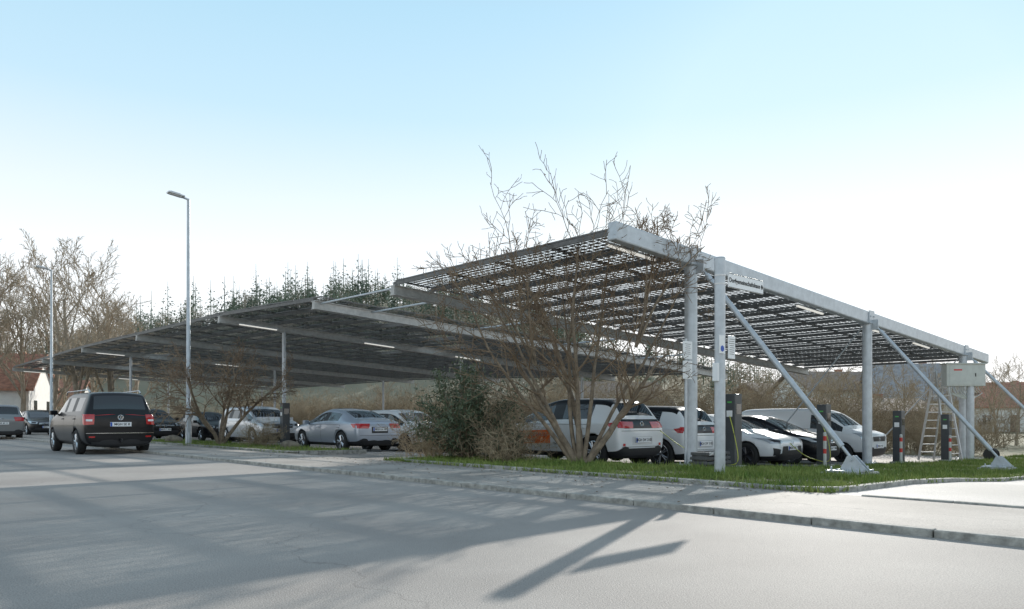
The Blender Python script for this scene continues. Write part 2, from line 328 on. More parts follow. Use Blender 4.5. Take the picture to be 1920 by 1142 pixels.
def split(me,pred,name,mats):
    bm=bmesh.new(); bm.from_mesh(me)
    dl=[f for f in bm.faces if not pred(f)]
    bmesh.ops.delete(bm,geom=dl,context='FACES'); n=bpy.data.meshes.new(name); bm.to_mesh(n); bm.free()
    for m in mats: n.materials.append(m)
    return n
def make_wheel(rad,rimm):
    mb=MB(); n=36; prof=[(-.10,rad*.62),(-.105,rad*.9),(-.085,rad*.985),(-.04,rad),(.04,rad),(.085,rad*.985),(.105,rad*.9),(.10,rad*.70),(.085,rad*.69)]
    for i in range(n):
        a=2*math.pi*i/n
        for y,r_ in prof: mb.v.append((r_*math.cos(a),y,r_*math.sin(a)))
    k=len(prof)
    for i in range(n):
        for j in range(k-1):
            i2=(i+1)%n; mb.f.append((i*k+j,i*k+j+1,i2*k+j+1,i2*k+j)); mb.m.append(0)
    ty=mb.mesh('tyre',[M_tyre],True)
    rb=MB(); rr=rad*.70
    rb.tube((0,-.09,0),(0,.03,0),rr*.97,n=36,mi=1)
    rb.poly([(0,.03,0),(0,.09,0)],[rr*.2,rr*.16],16,0)
    vs=[];fs=[]
    for i in range(36):
        a=2*math.pi*i/36
        for (r_,y) in((rr,.085),(rr*.9,.095),(rr*.88,.03)): vs.append((r_*math.cos(a),y,r_*math.sin(a)))
    for i in range(36):
        j=(i+1)%36
        for q in(0,1): fs.append((i*3+q,i*3+q+1,j*3+q+1,j*3+q))
    rb.add(vs,fs,0)
    for s in range(5):
        for o in(-.17,.17):
            a=2*math.pi*s/5; c0=Vector((math.cos(a)*rr*.12,.075,math.sin(a)*rr*.12)); b=a+o; c1=Vector((math.cos(b)*rr*.92,.08,math.sin(b)*rr*.92)); rb.poly([c0,c1],[.024,.020],4,0)
    rm=rb.mesh('rim',[rimm,M_black])
    return ty,rm
WH={}
def make_car(kind,L,Wd,H,paint,axf=.19,axr=.80,wr=.325,rim=None,roofm=None,label='',rocker=True):
    S=ST[kind]; hw=Wd/2; rings=[]
    for (f,zb,zs,w,zt,wt,tag) in S:
        x=L/2-f*L; zb*=H;zs*=H;zt*=H; w*=hw; wt*=hw; wb=w*.955; h=zt-zs
        half=[(0,zb),(.80*w,zb),(.965*w,zb+.09*H*min(1,(zs-zb)/.5)),(w,zb+(zs-zb)*.55),(.985*w,zs-.045*H*min(1,(zs-zb)/.5)),(wb,zs),(wb+(wt-wb)*.86,zs+h*.86),(wt*.965,zs+h*.955),(wt*.55,zt),(0,zt+.008*H)]
        rings.append([(x,y,z) for y,z in half]+[(x,-y,z) for y,z in half[-2:0:-1]])
    n=18; mb=MB()
    for r_ in rings: mb.v+=r_
    for i in range(len(S)-1):
        tag=S[i][6]
        for j in range(n):
            jj=j if j<9 else n-1-j
            mi=0
            if jj==0 or (jj==1 and rocker): mi=1
            if jj==5:
                if tag in('W','S'): mi=3
                if tag=='B': mi=1
            if jj in(7,8):
                if tag=='W': mi=2
                elif tag=='R': mi=4
                elif tag in('S','P','B') : mi=5
            if jj==6 and roofm and tag in('S','P','B'): mi=5
            mb.f.append((i*n+j,(i+1)*n+j,(i+1)*n+(j+1)%n,i*n+(j+1)%n)); mb.m.append(mi)
    mb.f.append(tuple(range(n))); mb.m.append(0); mb.f.append(tuple(range((len(S)-1)*n,len(S)*n))[::-1]); mb.m.append(0)
    mats=[paint,M_black,M_glass,M_glass,M_glass,roofm or paint]
    o=mb.obj('tmpbody',mats,smooth=True); o.data.attributes.remove(o.data.attributes['sharp_edge']) if 'sharp_edge' in o.data.attributes else None
    ss=o.modifiers.new('s','SUBSURF'); ss.levels=2; ss.render_levels=2
    cm=MB(); xf=L/2-axf*L; xr=L/2-axr*L
    for x in(xf,xr):
        for s in(-1,1): cm.poly([(x,s*(hw-.26),wr),(x,s*(hw+.3),wr)],[wr+.045,wr+.045],32,1)
    c=cm.obj('tmpcut',mats); bo=o.modifiers.new('b','BOOLEAN'); bo.operation='DIFFERENCE'; bo.object=c; bo.solver='EXACT'
    dg=bpy.context.evaluated_depsgraph_get(); me=bpy.data.meshes.new_from_object(o.evaluated_get(dg)); bpy.data.objects.remove(o); bpy.data.objects.remove(c)
    r=root('car',(0,0,0),0,label=label,category='car')
    bm=bmesh.new(); bm.from_mesh(me); bvh=BVHTree.FromBMesh(bm); bm.free()
    def part(name,me2):
        q=bpy.data.objects.new(name,me2); COL.objects.link(q); q.parent=r; return q
    b=part('body',split(me,lambda f:f.material_index in(0,1,5),'body',mats))
    part('windshield',split(me,lambda f:f.material_index==2,'windshield',mats))
    if any(s[6]=='R' for s in S): part('rear_window',split(me,lambda f:f.material_index==4,'rear_window',mats))
    part('side_window',split(me,lambda f:f.material_index==3 and f.calc_center_median().y>0,'side_window',mats)); part('side_window',split(me,lambda f:f.material_index==3 and f.calc_center_median().y<0,'side_window',mats))
    key=(wr,(rim or M_rim).name)
    if key not in WH: WH[key]=make_wheel(wr,rim or M_rim)
    ty,rm=WH[key]
    for x in(xf,xr):
        for s in(-1,1):
            w_=part('wheel',ty); w_.location=(x,s*(hw-.11),wr); w_.rotation_euler=(0,0,0 if s>0 else math.pi)
            q=bpy.data.objects.new('rim',rm); COL.objects.link(q); q.parent=w_
    info=dict(r=r,bvh=bvh,L=L,hw=hw,H=H,xf=xf,xr=xr,wr=wr,part=part,paint=paint)
    return info
def cast(c,a,b_,side,off):
    if side=='F': o=Vector((5,a,b_));d=Vector((-1,0,0))
    elif side=='B': o=Vector((-5,a,b_));d=Vector((1,0,0))
    elif side=='L': o=Vector((a,3,b_));d=Vector((0,-1,0))
    elif side=='R': o=Vector((a,-3,b_));d=Vector((0,1,0))
    h,nn,_,_=c['bvh'].ray_cast(o,d)
    if h is None or (side in'FB' and abs(h.x)<c['L']*.3):
        q=o.copy(); 
        if side in'FB': q.x=math.copysign(c['L']/2,o.x)
        else: q.y=math.copysign(c['hw'],o.y)
        h,nn,_,_=c['bvh'].find_nearest(q)
    if nn.dot(d)>0: nn=-nn
    return h+nn*off
def patch(c,quad,side,m,name,off=.006,nx=10,ny=5,mirror=False):
    for s in ((1,-1) if mirror else (1,)):
        mb=MB(); A,B,C_,D=[Vector(q) for q in quad]; V=[]
        for i in range(nx+1):
            for j in range(ny+1):
                u=i/nx;w=j/ny; p=A.lerp(B,u).lerp(D.lerp(C_,u),w)
                if side in'FB': V.append(cast(c,p.x*s,p.y,side,off))
                else: V.append(cast(c,p.x,p.y,side,off))
        F=[(i*(ny+1)+j,(i+1)*(ny+1)+j,(i+1)*(ny+1)+j+1,i*(ny+1)+j+1) for i in range(nx) for j in range(ny)]
        mb.add(V,F); o=mb.obj(name,[m],c['r'],smooth=True,fixn=False)
        p0=o.data.polygons[len(F)//2]
        dirn={'F':Vector((1,0,0)),'B':Vector((-1,0,0)),'L':Vector((0,1,0)),'R':Vector((0,-1,0))}[side]
        if p0.normal.dot(dirn)<0: o.data.flip_normals()
    return o
def rect(x0,x1,z0,z1): return [(x0,z0),(x1,z0),(x1,z1),(x0,z1)]
def box_at(c,a,b_,side,dim,m,name,off=.0,bev=.008):
    p=cast(c,a,b_,side,off); mb=MB(); mb.box(p,dim); mb.obj(name,[m],c['r'],bevel=bev)
def seams(c,side='LR'):
    L,H,hw=c['L'],c['H'],c['hw']; xf,xr,wr=c['xf'],c['xr'],c['wr']
    x1=xf-wr-.16; x2=(xf+xr)/2-.02; x3=xr+wr*.55
    zt=.60*H; zb=.20*H
    for s in side:
        for q in ([(x1,zb),(x2,zb),(x2,zt),(x1+.03,zt)],[(x2-.012,zb),(x3+.22,zb),(x3-.12,zt),(x2-.012,zt)]):
            ctr=Vector((sum(a for a,_ in q)/4,sum(b for _,b in q)/4)); big=[((Vector(p)-ctr)+Vector((math.copysign(.011,p[0]-ctr.x),math.copysign(.011,p[1]-ctr.y)))+ctr) for p in q]
            patch(c,big,s,M_black,'door_seam',.0015,8,8); patch(c,q,s,c['paint'],'door',.004,8,8)
        for xx in(x2+.12,x3+.02): box_at(c,xx,.555*H,s,(.2,.035,.028),c['paint'],'handle',.012,.01)
def mirrors(c,m=None):
    x=c['L']/2-c['L']*.30
    for s,sd in((1,'L'),(-1,'R')):
        mb=MB(); z=.66*c['H']; y=c['hw']+.06
        mb.box((x,s*y,z),(.12,.20,.13),0,Euler((0,0,s*.2)).to_matrix()); mb.box((x,s*(y-.12),z-.04),(.06,.14,.04),1)
        o=mb.obj('mirror',[m or c['paint'],M_black],c['r'],bevel=.03)
def plate(c,side,z,txt,y=0):
    p=cast(c,y,z,side,.0); sg=1 if side=='F' else -1; x=p.x+sg*.02
    mb=MB(); mb.box((x,y,z),(.02,.52,.115)); pl=mb.obj('number_plate',[M_white],c['r'],bevel=.004)
    mb=MB(); yy=y-sg*.235; mb.box((x+sg*.011,yy,z),(.003,.045,.105)); mb.obj('plate_band',[M_blue],pl)
    text(txt,.09,M_ink,pl,'plate_text',(x+sg*.012,y+sg*.025,z),(0,sg,0),(0,0,1),.001)
def place(c,t,v,heading,**kw):
    c['r'].location=W(t,v); c['r'].rotation_euler=(0,0,TH+(math.pi/2 if heading>0 else -math.pi/2))
    for k,v_ in kw.items(): c['r'][k]=v_
def ring_badge(c,side,z,rad,m=M_chrome,y=0):
    p=cast(c,y,z,side,.006); sg=1 if side=='F' else -1; mb=MB(); pts=[p+Vector((sg*.004,math.cos(a)*rad,math.sin(a)*rad)) for a in[i*math.pi/12 for i in range(25)]]
    mb.poly(pts,[rad*.12]*25,6,cap=False); return mb,p,sg
def vw(c,side,z,rad=.06):
    mb,p,sg=ring_badge(c,side,z,rad)
    def ln(a,b): mb.tube(p+Vector((sg*.006,sg*a[0]*rad,a[1]*rad)),p+Vector((sg*.006,sg*b[0]*rad,b[1]*rad)),rad*.09,n=5)
    for s in(-1,1): ln((s*.32,.9),(0,.12)); ln((s*.88,.35),(s*.4,-.8)); ln((s*.4,-.8),(0,-.0))
    mb.obj('emblem',[M_chrome],c['r'])
e=make_car('hatch',4.26,1.81,1.57,P_white,.185,.835,.35,roofm=P_black,label='white electric hatchback with orange door sticker, rear at the charging bay')
patch(e,[(-.68,1.06),(.68,1.06),(.64,.86),(-.64,.86)],'B',P_black,'tailgate',.006,14,5)
patch(e,[(.30,1.00),(.82,1.01),(.80,.87),(.34,.86)],'B',M_red,'tail_light',.012,10,4,True)
for s in'LR': patch(e,[(-1.80,.97),(-2.06,1.0),(-2.05,.87),(-1.92,.87)],s,M_red,'tail_light',.008,6,4)
patch(e,rect(-.68,.68,.26,.42),'B',M_black,'bumper_trim',.008,14,3)
patch(e,rect(-.36,.36,.50,.68),'B',P_silv2,'plate_recess',.004,8,3); plate(e,'B',.60,'MGH SW 310E')
patch(e,rect(-.70,.70,.445,.455),'B',M_black,'bumper_seam',.004,14,1); patch(e,rect(-.72,.72,.80,.81),'B',M_black,'bumper_seam',.004,14,1)
vw(e,'B',.95,.06); patch(e,rect(-.68,-.60,.47,.53),'B',M_red,'reflector',.01,2,2); patch(e,rect(.60,.68,.47,.53),'B',M_red,'reflector',.01,2,2)
patch(e,[(.42,.70),(.80,.74),(.78,.62),(.48,.62)],'F',M_lens,'headlight',.01,8,4,True); patch(e,rect(-.5,.5,.25,.45),'F',M_black,'grille',.008,10,4)
seams(e); mirrors(e,P_black)
patch(e,[(1.02,.78),(-.12,.82),(-.12,.50),(1.02,.46)],'L',M_orange,'side_sticker',.009,14,6)
def sidetext(c,txt,x,z,size,m,name,side='L',bold=.002):
    sg=1 if side=='L' else -1
    o=text(txt,size,m,c['r'],name,(x,0,z),(-sg,0,0),(0,0,1),bold)
    for v in o.data.vertices:
        h=cast(c,v.co.x,v.co.z,side,.013); v.co.y=h.y
    return o
sidetext(e,'FÜR IHR ZUHAUSE –',.46,.70,.125,M_white,'sticker_text'); sidetext(e,'ENERGIE',.62,.55,.11,M_white,'sticker_text')
patch(e,rect(-.75,-.14,.44,.66),'L',P_white,'logo_panel',.011,6,4); sidetext(e,'Stadtwerk',-.45,.59,.075,M_ink,'logo_text',bold=.001); sidetext(e,'Tauberfranken',-.45,.50,.075,M_ink,'logo_text',bold=.001)
place(e,-.1,1.2+2.13,1,group='white electric hatchbacks at the chargers')
e2=dup(e['r'],W(2.55,1.3+2.13),label='white electric hatchback parked behind a galvanised carport post')
c=make_car('mpv',4.39,1.79,1.70,P_black,.19,.81,.33,label='black people carrier driving away on the road',rocker=False)
patch(c,[(.62,1.06),(.90,1.06),(.90,.78),(.64,.80)],'B',M_red,'tail_light',.012,6,8,True)
for s in'LR': patch(c,[(-2.0,1.06),(-2.16,1.06),(-2.16,.80),(-2.08,.80)],s,M_red,'tail_light',.01,4,6)
patch(c,rect(.68,.82,.88,.93),'B',M_white,'reverse_light',.016,3,2,True)
plate(c,'B',.80,'MGH SE 8'); vw(c,'B',.98,.065); seams(c); mirrors(c)
patch(c,rect(-.82,.82,.56,.572),'B',M_chrome,'bumper_strip',.01,14,1); patch(c,rect(-.7,.7,.27,.34),'B',M_black,'bumper_trim',.01,12,2)
patch(c,rect(.62,.76,.45,.49),'B',M_red,'reflector',.012,3,2,True)
for s in(-1,1):
    mb=MB(); mb.poly([(.75,s*.64,1.62),(.65,s*.64,1.71),(-1.6,s*.63,1.72),(-1.75,s*.62,1.65)],[.016]*4,8); mb.obj('roof_rail',[M_rim],c['r'],smooth=True)
mb=MB(); mb.tube((-2.1,.0,.32),(-2.28,0,.36),.03,n=8); mb.poly([(-2.28,0,.36),(-2.28,0,.42)],[.03,.03],8); mb.obj('tow_hook',[M_black],c['r'])
place(c,-7.75,12.6+2.2,1)
c=make_car('sedan',4.46,1.80,1.42,P_silver,.20,.79,.325,label='silver saloon parked nose-in under the carport')
patch(c,[(.36,.90),(.80,.90),(.80,.75),(.40,.75)],'B',M_red,'tail_light',.01,8,4,True)
for s in'LR': patch(c,[(-1.85,.90),(-2.1,.89),(-2.1,.77),(-2.0,.77)],s,M_red,'tail_light',.01,4,4)
patch(c,rect(-.30,.30,.60,.80),'B',M_black,'plate_recess',.004,6,3); plate(c,'B',.72,'MGH A 183'); patch(c,rect(-.65,.65,.24,.36),'B',M_black,'bumper_trim',.01,12,2)
patch(c,rect(-.72,.72,.52,.53),'B',M_black,'bumper_seam',.004,12,1)
seams(c); mirrors(c)
for i in range(4):
    mb,p,sg=ring_badge(c,'B',.87,.035,y=(i-1.5)*.055); mb.obj('emblem',[M_chrome],c['r'])
place(c,-.5,11.3+2.23,1)
def front(c,hl,gr,intake,pz,badge=None,chrome=False,txt='MGH KL 42'):
    patch(c,hl,'F',M_lens,'headlight',.01,10,5,True)
    ins=[(Vector(q)-Vector((sum(a for a,_ in hl)/4,sum(b for _,b in hl)/4)))*.55+Vector((sum(a for a,_ in hl)/4,sum(b for _,b in hl)/4)) for q in hl]
    patch(c,ins,'F',M_rimd,'lamp_bulb',.014,6,4,True)
    patch(c,gr,'F',M_black,'grille',.01,14,5); patch(c,intake,'F',M_black,'lower_intake',.01,14,4)
    if chrome:
        z=(gr[0][1]+gr[2][1])/2; patch(c,rect(-abs(gr[0][0])*.95,abs(gr[0][0])*.95,z-.012,z+.012),'F',M_chrome,'grille_bar',.018,10,1)
        patch(c,rect(-abs(gr[0][0])*.95,abs(gr[0][0])*.95,z+.045,z+.06),'F',M_chrome,'grille_bar',.018,10,1)
    plate(c,'F',pz,txt)
    if badge: mb,p,sg=ring_badge(c,'F',badge,.055); mb.tube(p+Vector((.006,-.05,0)),p+Vector((.006,.05,0)),.012,n=5); mb.obj('emblem',[M_chrome],c['r'])
    seams(c); mirrors(c)
c=make_car('mpv',4.31,1.80,1.60,P_silv2,.20,.81,.345,label='pale silver crossover parked facing out beside the verge')
front(c,[(.44,.86),(.80,.92),(.80,.76),(.46,.74)],[(-.42,.70),(.42,.70),(.44,.86),(-.44,.86)],rect(-.55,.55,.32,.50),.60,.79,True)
place(c,-.3,18.6+2.15,-1)
c=make_car('mpv',4.30,1.80,1.58,P_white,.19,.80,.335,label='white estate with dark grille facing out under the carport',rim=M_rimd)
front(c,[(.46,.84),(.82,.88),(.80,.74),(.48,.72)],[(-.46,.70),(.46,.70),(.46,.84),(-.46,.84)],rect(-.6,.6,.30,.50),.56,.77,True)
place(c,2.5,12.2+2.15,-1)
c=make_car('hatch',4.25,1.78,1.50,P_grey,.19,.81,.32,label='grey hatchback facing out behind the evergreen shrub')
front(c,[(.44,.78),(.80,.82),(.78,.68),(.48,.66)],[(-.40,.60),(.40,.60),(.42,.74),(-.42,.74)],rect(-.55,.55,.26,.42),.50,.67,True)
place(c,5.1,12.7+2.1,-1)
c=make_car('hatch',4.40,1.80,1.45,P_white,.20,.80,.335,rim=M_rimd,label='white sporty hatchback facing out beside the chargers')
front(c,[(.50,.74),(.84,.80),(.80,.66),(.52,.65)],[(-.50,.58),(.50,.58),(.56,.36),(-.56,.36)],rect(-.62,.62,.20,.32),.53,.66,False,'MGH SW 77')
patch(c,[(.60,.50),(.78,.54),(.76,.34),(.62,.34)],'F',M_black,'side_intake',.01,4,4,True)
place(c,5.6,.55+2.2,-1)
c=make_car('hatch',4.35,1.80,1.50,P_black,.20,.80,.335,label='black hatchback facing out beside the chargers')
front(c,[(.46,.78),(.84,.84),(.80,.70),(.50,.68)],[(-.44,.62),(.44,.62),(.44,.74),(-.44,.74)],rect(-.6,.6,.26,.46),.50,.68,True,'MGH T 900')
place(c,8.6,.8+2.2,-1)
for (t,v) in((-1.9,27.3),(1.0,27.6),(4.0,27.6),(-4.2,40)):
    dup(c['r'],W(t,v+2.2),label='black hatchback in the shade of the carport',group='dark cars in the shaded row')
c=make_car('van',4.75,1.86,1.86,P_white,.18,.81,.33,rim=M_rimd,label='white panel van at the end of the charging row')
c['r'].name='van'; c['r']['category']='van'
front(c,[(.52,.92),(.86,1.0),(.86,.78),(.58,.76)],[(-.46,.72),(.46,.72),(.50,.88),(-.50,.88)],rect(-.6,.6,.26,.48),.56,.80,False,'MGH V 55')
place(c,12.4,.9+2.4,-1)
c=make_car('mpv',4.45,1.82,1.62,P_grey,.19,.80,.345,label='grey estate driving away along the road')
patch(c,[(.45,1.02),(.84,1.02),(.84,.84),(.5,.84)],'B',M_red,'tail_light',.012,6,5,True); plate(c,'B',.74,'TBB M 12'); vw(c,'B',.93,.06); patch(c,rect(-.7,.7,.26,.38),'B',M_black,'bumper_trim',.01,12,2); seams(c); mirrors(c)
for s in'LR': patch(c,[(-1.95,1.0),(-2.15,1.0),(-2.15,.85),(-2.05,.85)],s,M_red,'tail_light',.01,4,4)
place(c,-7.6,31.6+2.2,1)
# ---------------- street furniture
def lamp(t,v,H,label):
    r=Lroot('street_lamp',t,v,label=label,category='street lamp',group='street lamps along the verge')
    mb=MB(); mb.poly([(0,0,0),(0,0,1.2),(0,0,1.25),(0,0,H)],[.10,.098,.078,.05],16); mb.box((0,-.1,.7),(.1,.01,.35)); mb.obj('pole',[M_galv],r,smooth=True)
    mb=MB(); mb.tube((.03,0,H-.02),(-.25,0,H+.04),.035,n=10); mb.obj('arm',[M_galv],r,smooth=True)
    mb=MB(); rt=Euler((0,.12,0)).to_matrix(); mb.box((-.42,0,H+.08),(.55,.26,.06),0,rt); mb.box((-.45,0,H+.12),(.35,.18,.05),0,rt); h=mb.obj('lamp_head',[M_alu],r,bevel=.02)
    mb=MB(); mb.box((-.44,0,H+.045),(.40,.20,.012),0,rt); mb.obj('lamp_lens',[M_white],h)
lamp(-4.25,17.6,8.6,'tall galvanised street lamp on the verge by the road')
lamp(-4.95,35.2,8.6,'galvanised street lamp further along the road')
M_glab=mat('green_label',(.1,.5,.1),.5)
def charger(t,v,label):
    r=Lroot('charging_station',t,v,label=label,category='charging station',group='charging pillars along the parking bays')
    mb=MB(); mb.box((0,0,.84),(.30,.26,1.68)); mb.obj('housing',[M_chg],r,bevel=.02)
    mb=MB(); mb.box((0,-.132,1.35),(.2,.01,.22)); mb.obj('screen',[M_glass],r)
    mb=MB(); mb.box((-.155,0,1.25),(.012,.14,.14)); mb.obj('socket',[M_white],r,bevel=.005)
    mb=MB(); mb.box((-.153,0,1.5),(.01,.10,.03)); mb.obj('label_strip',[M_glab],r)
    mb=MB(); mb.box((0,0,.06),(.42,.4,.12)); mb.obj('plinth',[M_concrete],r,bevel=.01)
    return r
for t,v in((1.1,-.35),(5.5,-.35),(10.7,-.3),(15.0,-.3),(-.3,18.4)):
    charger(t,v,'dark grey charging pillar at the end of a parking bay')
def cable(pts):
    r=Lroot('charging_cable',*pts[0][:2],label='yellow charging cable hanging from a pillar to the ground',category='cable')
    P=[Vector((a-pts[0][0],b-pts[0][1],c)) for a,b,c in pts]; out=[]
    for i in range(len(P)-1):
        for k in range(6): out.append(P[i].lerp(P[i+1],k/6))
    out.append(P[-1])
    for _ in range(5): out=[out[0]]+[(out[i-1]+out[i]*2+out[i+1])/4 for i in range(1,len(out)-1)]+[out[-1]]
    mb=MB(); mb.poly(out,[.010]*len(out),6); mb.obj('cable',[M_cable],r,smooth=True)
cable([(.95,-.35,1.2),(.85,-.5,.9),(.8,-.7,.15),(.7,-.3,.12),(.5,.6,.5),(.6,1.3,.9)]); cable([(5.35,-.35,1.2),(5.2,-.6,.8),(5.2,-.7,.15),(5.4,.1,.3),(5.5,.7,.75)])
def bollard(t,v):
    r=Lroot('bollard',t,v,label='white steel bollard with red bands on the verge',category='bollard',group='banded bollards beside the chargers')
    mb=MB()
    for z0,z1,mi in((0,.42,0),(.42,.54,1),(.54,.74,0),(.74,.86,1),(.86,.93,0)): mb.tube((0,0,z0),(0,0,z1),.04,n=16,mi=mi)
    mb.poly([(0,0,.93),(0,0,.95),(0,0,.96)],[.04,.03,.01],16,0); mb.obj('tube',[M_cab,M_redp],r,smooth=True)
    mb=MB(); mb.box((0,0,.08),(.18,.18,.02)); mb.obj('base_plate',[M_galv],r)
for t,v in((4.9,-.65),(10.05,-.6),(14.4,-.6)): bollard(t,v)
r=Lroot('sign_post',-2.75,-2.4,label='thick galvanised pole with a village hall direction sign',category='sign post')
mb=MB(); mb.tube((0,0,0),(0,0,3.62),.088,n=28); mb.obj('pole',[M_galv],r,smooth=True)
mb=MB(); mb.poly([(0,0,3.62),(0,0,3.64)],[.092,.08],28); mb.obj('pole_cap',[M_galv],r,smooth=True)
mb=MB(); mb.box((.65,-.10,3.27),(1.12,.02,.24)); s=mb.obj('sign_board',[M_white],r,bevel=.006)
text('Dorfgemeinschaftshaus',.106,M_ink,s,'sign_text',(.60,-.113,3.272),(1,0,0),(0,0,1),.002)
mb=MB(); mb.add([(1.155,-.113,3.22),(1.20,-.113,3.27),(1.155,-.113,3.32),(1.12,-.113,3.27)],[(0,1,2,3)]); mb.obj('sign_arrow',[M_ink],s)
for z in(3.158,3.382): mb=MB(); mb.box((.65,-.112,z),(1.10,.004,.006)); mb.obj('sign_border',[M_ink],s)
for z in(3.2,3.34): mb=MB(); mb.tube((0,0,z-.012),(0,0,z+.012),.095,n=20); mb.obj('clamp',[M_alu],r)
mb=MB(); mb.box((-.09,-.095,2.20),(.16,.012,.30)); s2=mb.obj('notice_board',[M_white],r,bevel=.003)
mb=MB(); mb.tube((-.09,-.102,2.13),(-.09,-.106,2.13),.05,n=20); mb.obj('blue_disc',[M_blue],s2)
mb=MB(); mb.box((.19,-.10,2.17),(.21,.012,.38)); s3=mb.obj('notice_board',[M_white],r,bevel=.003)
mb=MB(); [mb.box((.19+R.uniform(-.01,.01),-.108,2.30-i*.035),(R.uniform(.12,.17),.003,.007)) for i in range(8)]; mb.obj('notice_lines',[M_chg],s3)
mb=MB(); mb.box((-.12,0,1.75),(.06,.1,.3)); mb.obj('timer_box',[M_white],r,bevel=.01)
r=Lroot('notice_sign',-.85,-.45,label='thin steel post with white charging notices',category='sign')
mb=MB(); mb.tube((0,0,0),(0,0,2.65),.03,n=12); mb.obj('pole',[M_galv],r,smooth=True)
for i,z in enumerate((2.42,2.02)):
    mb=MB(); mb.box((0,-.04,z),(.32,.012,.36)); s3=mb.obj('notice_board',[M_white],r,bevel=.003)
    mb=MB(); [mb.box((0,-.048,z+.12-k*.04),(R.uniform(.14,.22),.003,.007)) for k in range(6)]; mb.obj('notice_lines',[M_chg],s3)
r=Lroot('wooden_rack',-.75,-.95,label='dark low slatted rack with white lettering beside the post',category='rack')
mb=MB()
for i in range(4): mb.box((0,0,.10+i*.09),(1.0-.05*i,.35,.055))
mb.obj('slats',[M_wood],r,bevel=.008)
mb=MB(); [mb.box((x,0,.2),(.06,.3,.36)) for x in(-.38,.38)]; mb.obj('legs',[M_wood],r); text('SWTF',.1,M_white,r,'lettering',(-.2,-.19,.37),(1,0,0),(0,0,1),.002)
r=Lroot('electrical_cabinet',16.8,-.3,label='pale grey electrical cabinet on steel leg beside the carport post',category='electrical cabinet'); r.rotation_euler=(0,0,TH-.75)
mb=MB(); mb.box((0,0,3.15),(1.4,.35,.8)); mb.box((0,0,3.56),(1.5,.45,.04)); mb.obj('box',[M_cab],r,bevel=.015)
mb=MB(); mb.box((-.1,-.18,3.15),(1.0,.01,.68)); d=mb.obj('door',[M_cab],r,bevel=.004); mb=MB(); mb.box((.33,-.19,3.15),(.03,.02,.12)); mb.obj('handle',[M_black],d)
mb=MB(); mb.box((-.3,-.187,3.33),(.3,.004,.05)); mb.obj('label_strip',[M_redp],r)
mb=MB(); mb.tube((.25,0,0),(.25,0,2.76),.13,n=16); mb.obj('leg',[M_galv],r,smooth=True)
mb=MB(); 
for i in range(12):
    x=-.6+i*.1; mb.poly([(x,-.02,2.76),(x+.02,-.04,2.65),(x+.08+.01*i,0,2.5),(x*.3+.2,0,2.3)],[.018]*4,5)
mb.obj('cables',[M_cab],r,smooth=True)
r=Lroot('step_ladder',17.2,.6,label='tall aluminium folding ladder standing by the cabinet',category='ladder'); r.rotation_euler=(0,0,TH-.6)
for nm,sg in(('front_frame',-1),('back_frame',1)):
    mb=MB()
    for x in(-1,1): mb.bar((x*(.32),sg*.75,0),(x*.2,sg*.03,3.35),.04,.08)
    for i in range(1,11):
        f=i/11; mb.bar((-.32+.12*f,sg*(.75-.72*f),3.35*f),(.32-.12*f,sg*(.75-.72*f),3.35*f),.05,.035)
    mb.obj(nm,[M_alu],r)
r=Lroot('hose_reel',17.9,-.9,label='black cable drum lying on the grass',category='cable drum')
mb=MB(); mb.tube((-.1,0,.28),(.1,0,.28),.16,n=24); [mb.tube((x-.015,0,.28),(x+.015,0,.28),.24,n=28) for x in(-.11,.11)]; mb.obj('drum',[M_black],r,smooth=True)
for (t,v,s) in((-3.4,21.5,.36),(-2.6,13.2,.28)):
    bm=bmesh.new(); bmesh.ops.create_icosphere(bm,subdivisions=3,radius=s)
    for q in bm.verts: q.co=Vector((q.co.x,q.co.y*.8,q.co.z*.62))*(1+.12*math.sin(q.co.x*9+t)+.1*math.cos(q.co.y*11+v)+R.uniform(-.02,.02))
    me=bpy.data.meshes.new('boulder'); bm.to_mesh(me); bm.free(); me.materials.append(M_stone); o=bpy.data.objects.new('boulder',me); COL.objects.link(o); o.location=W(t,v,.12)
    o['label']='rough sandstone boulder on the verge'; o['category']='boulder'; o['group']='boulders on the verge'
# ---------------- trees
def grow(mbs,p,d,L,r,lvl,P,rng):
    ns=P['seg'][lvl]; pts=[p.copy()]; rs=[r]; dirs=[d]
    for i in range(ns):
        d=(d+Vector((rng.gauss(0,1),rng.gauss(0,1),rng.gauss(0,1)))*P['wob'][lvl]+Vector((0,0,P['up'][lvl]))).normalized()
        p=p+d*(L/ns); pts.append(p.copy()); rs.append(max(P['rmin'],r*(1-(i+1)/ns*P['taper'][lvl]))); dirs.append(d)
    mbs[0 if lvl<P['split'] else 1].poly(pts,rs,P['sides'][lvl],cap=False)
    if lvl+1<len(P['seg']):
        k=P['kids'][lvl]
        for j in range(k):
            f=P['start'][lvl]+(1-P['start'][lvl])*(j+rng.random())/k; i=min(ns-1,int(f*ns)); q=pts[i].lerp(pts[i+1],f*ns-i); dd=dirs[i+1]
            ax=dd.cross(Vector((rng.gauss(0,1),rng.gauss(0,1),rng.gauss(0,1)))).normalized(); nd=(Matrix.Rotation(math.radians(rng.uniform(*P['ang'][lvl])),3,ax)@dd)
            grow(mbs,q,nd,L*rng.uniform(*P['len'][lvl])*(1-.35*f),max(P['rmin'],rs[i]*P['rr'][lvl]),lvl+1,P,rng)
def finish_tree(name,mbs,loc,rz,bark,tw,label,cat,**kw):
    r=root(name,loc,rz,label=label,category=cat,**kw); mbs[0].obj('trunk',[bark],r,smooth=True,fixn=False); mbs[1].obj('crown',[tw],r,fixn=False); return r
rng=random.Random(11); mbs=[MB(),MB()]
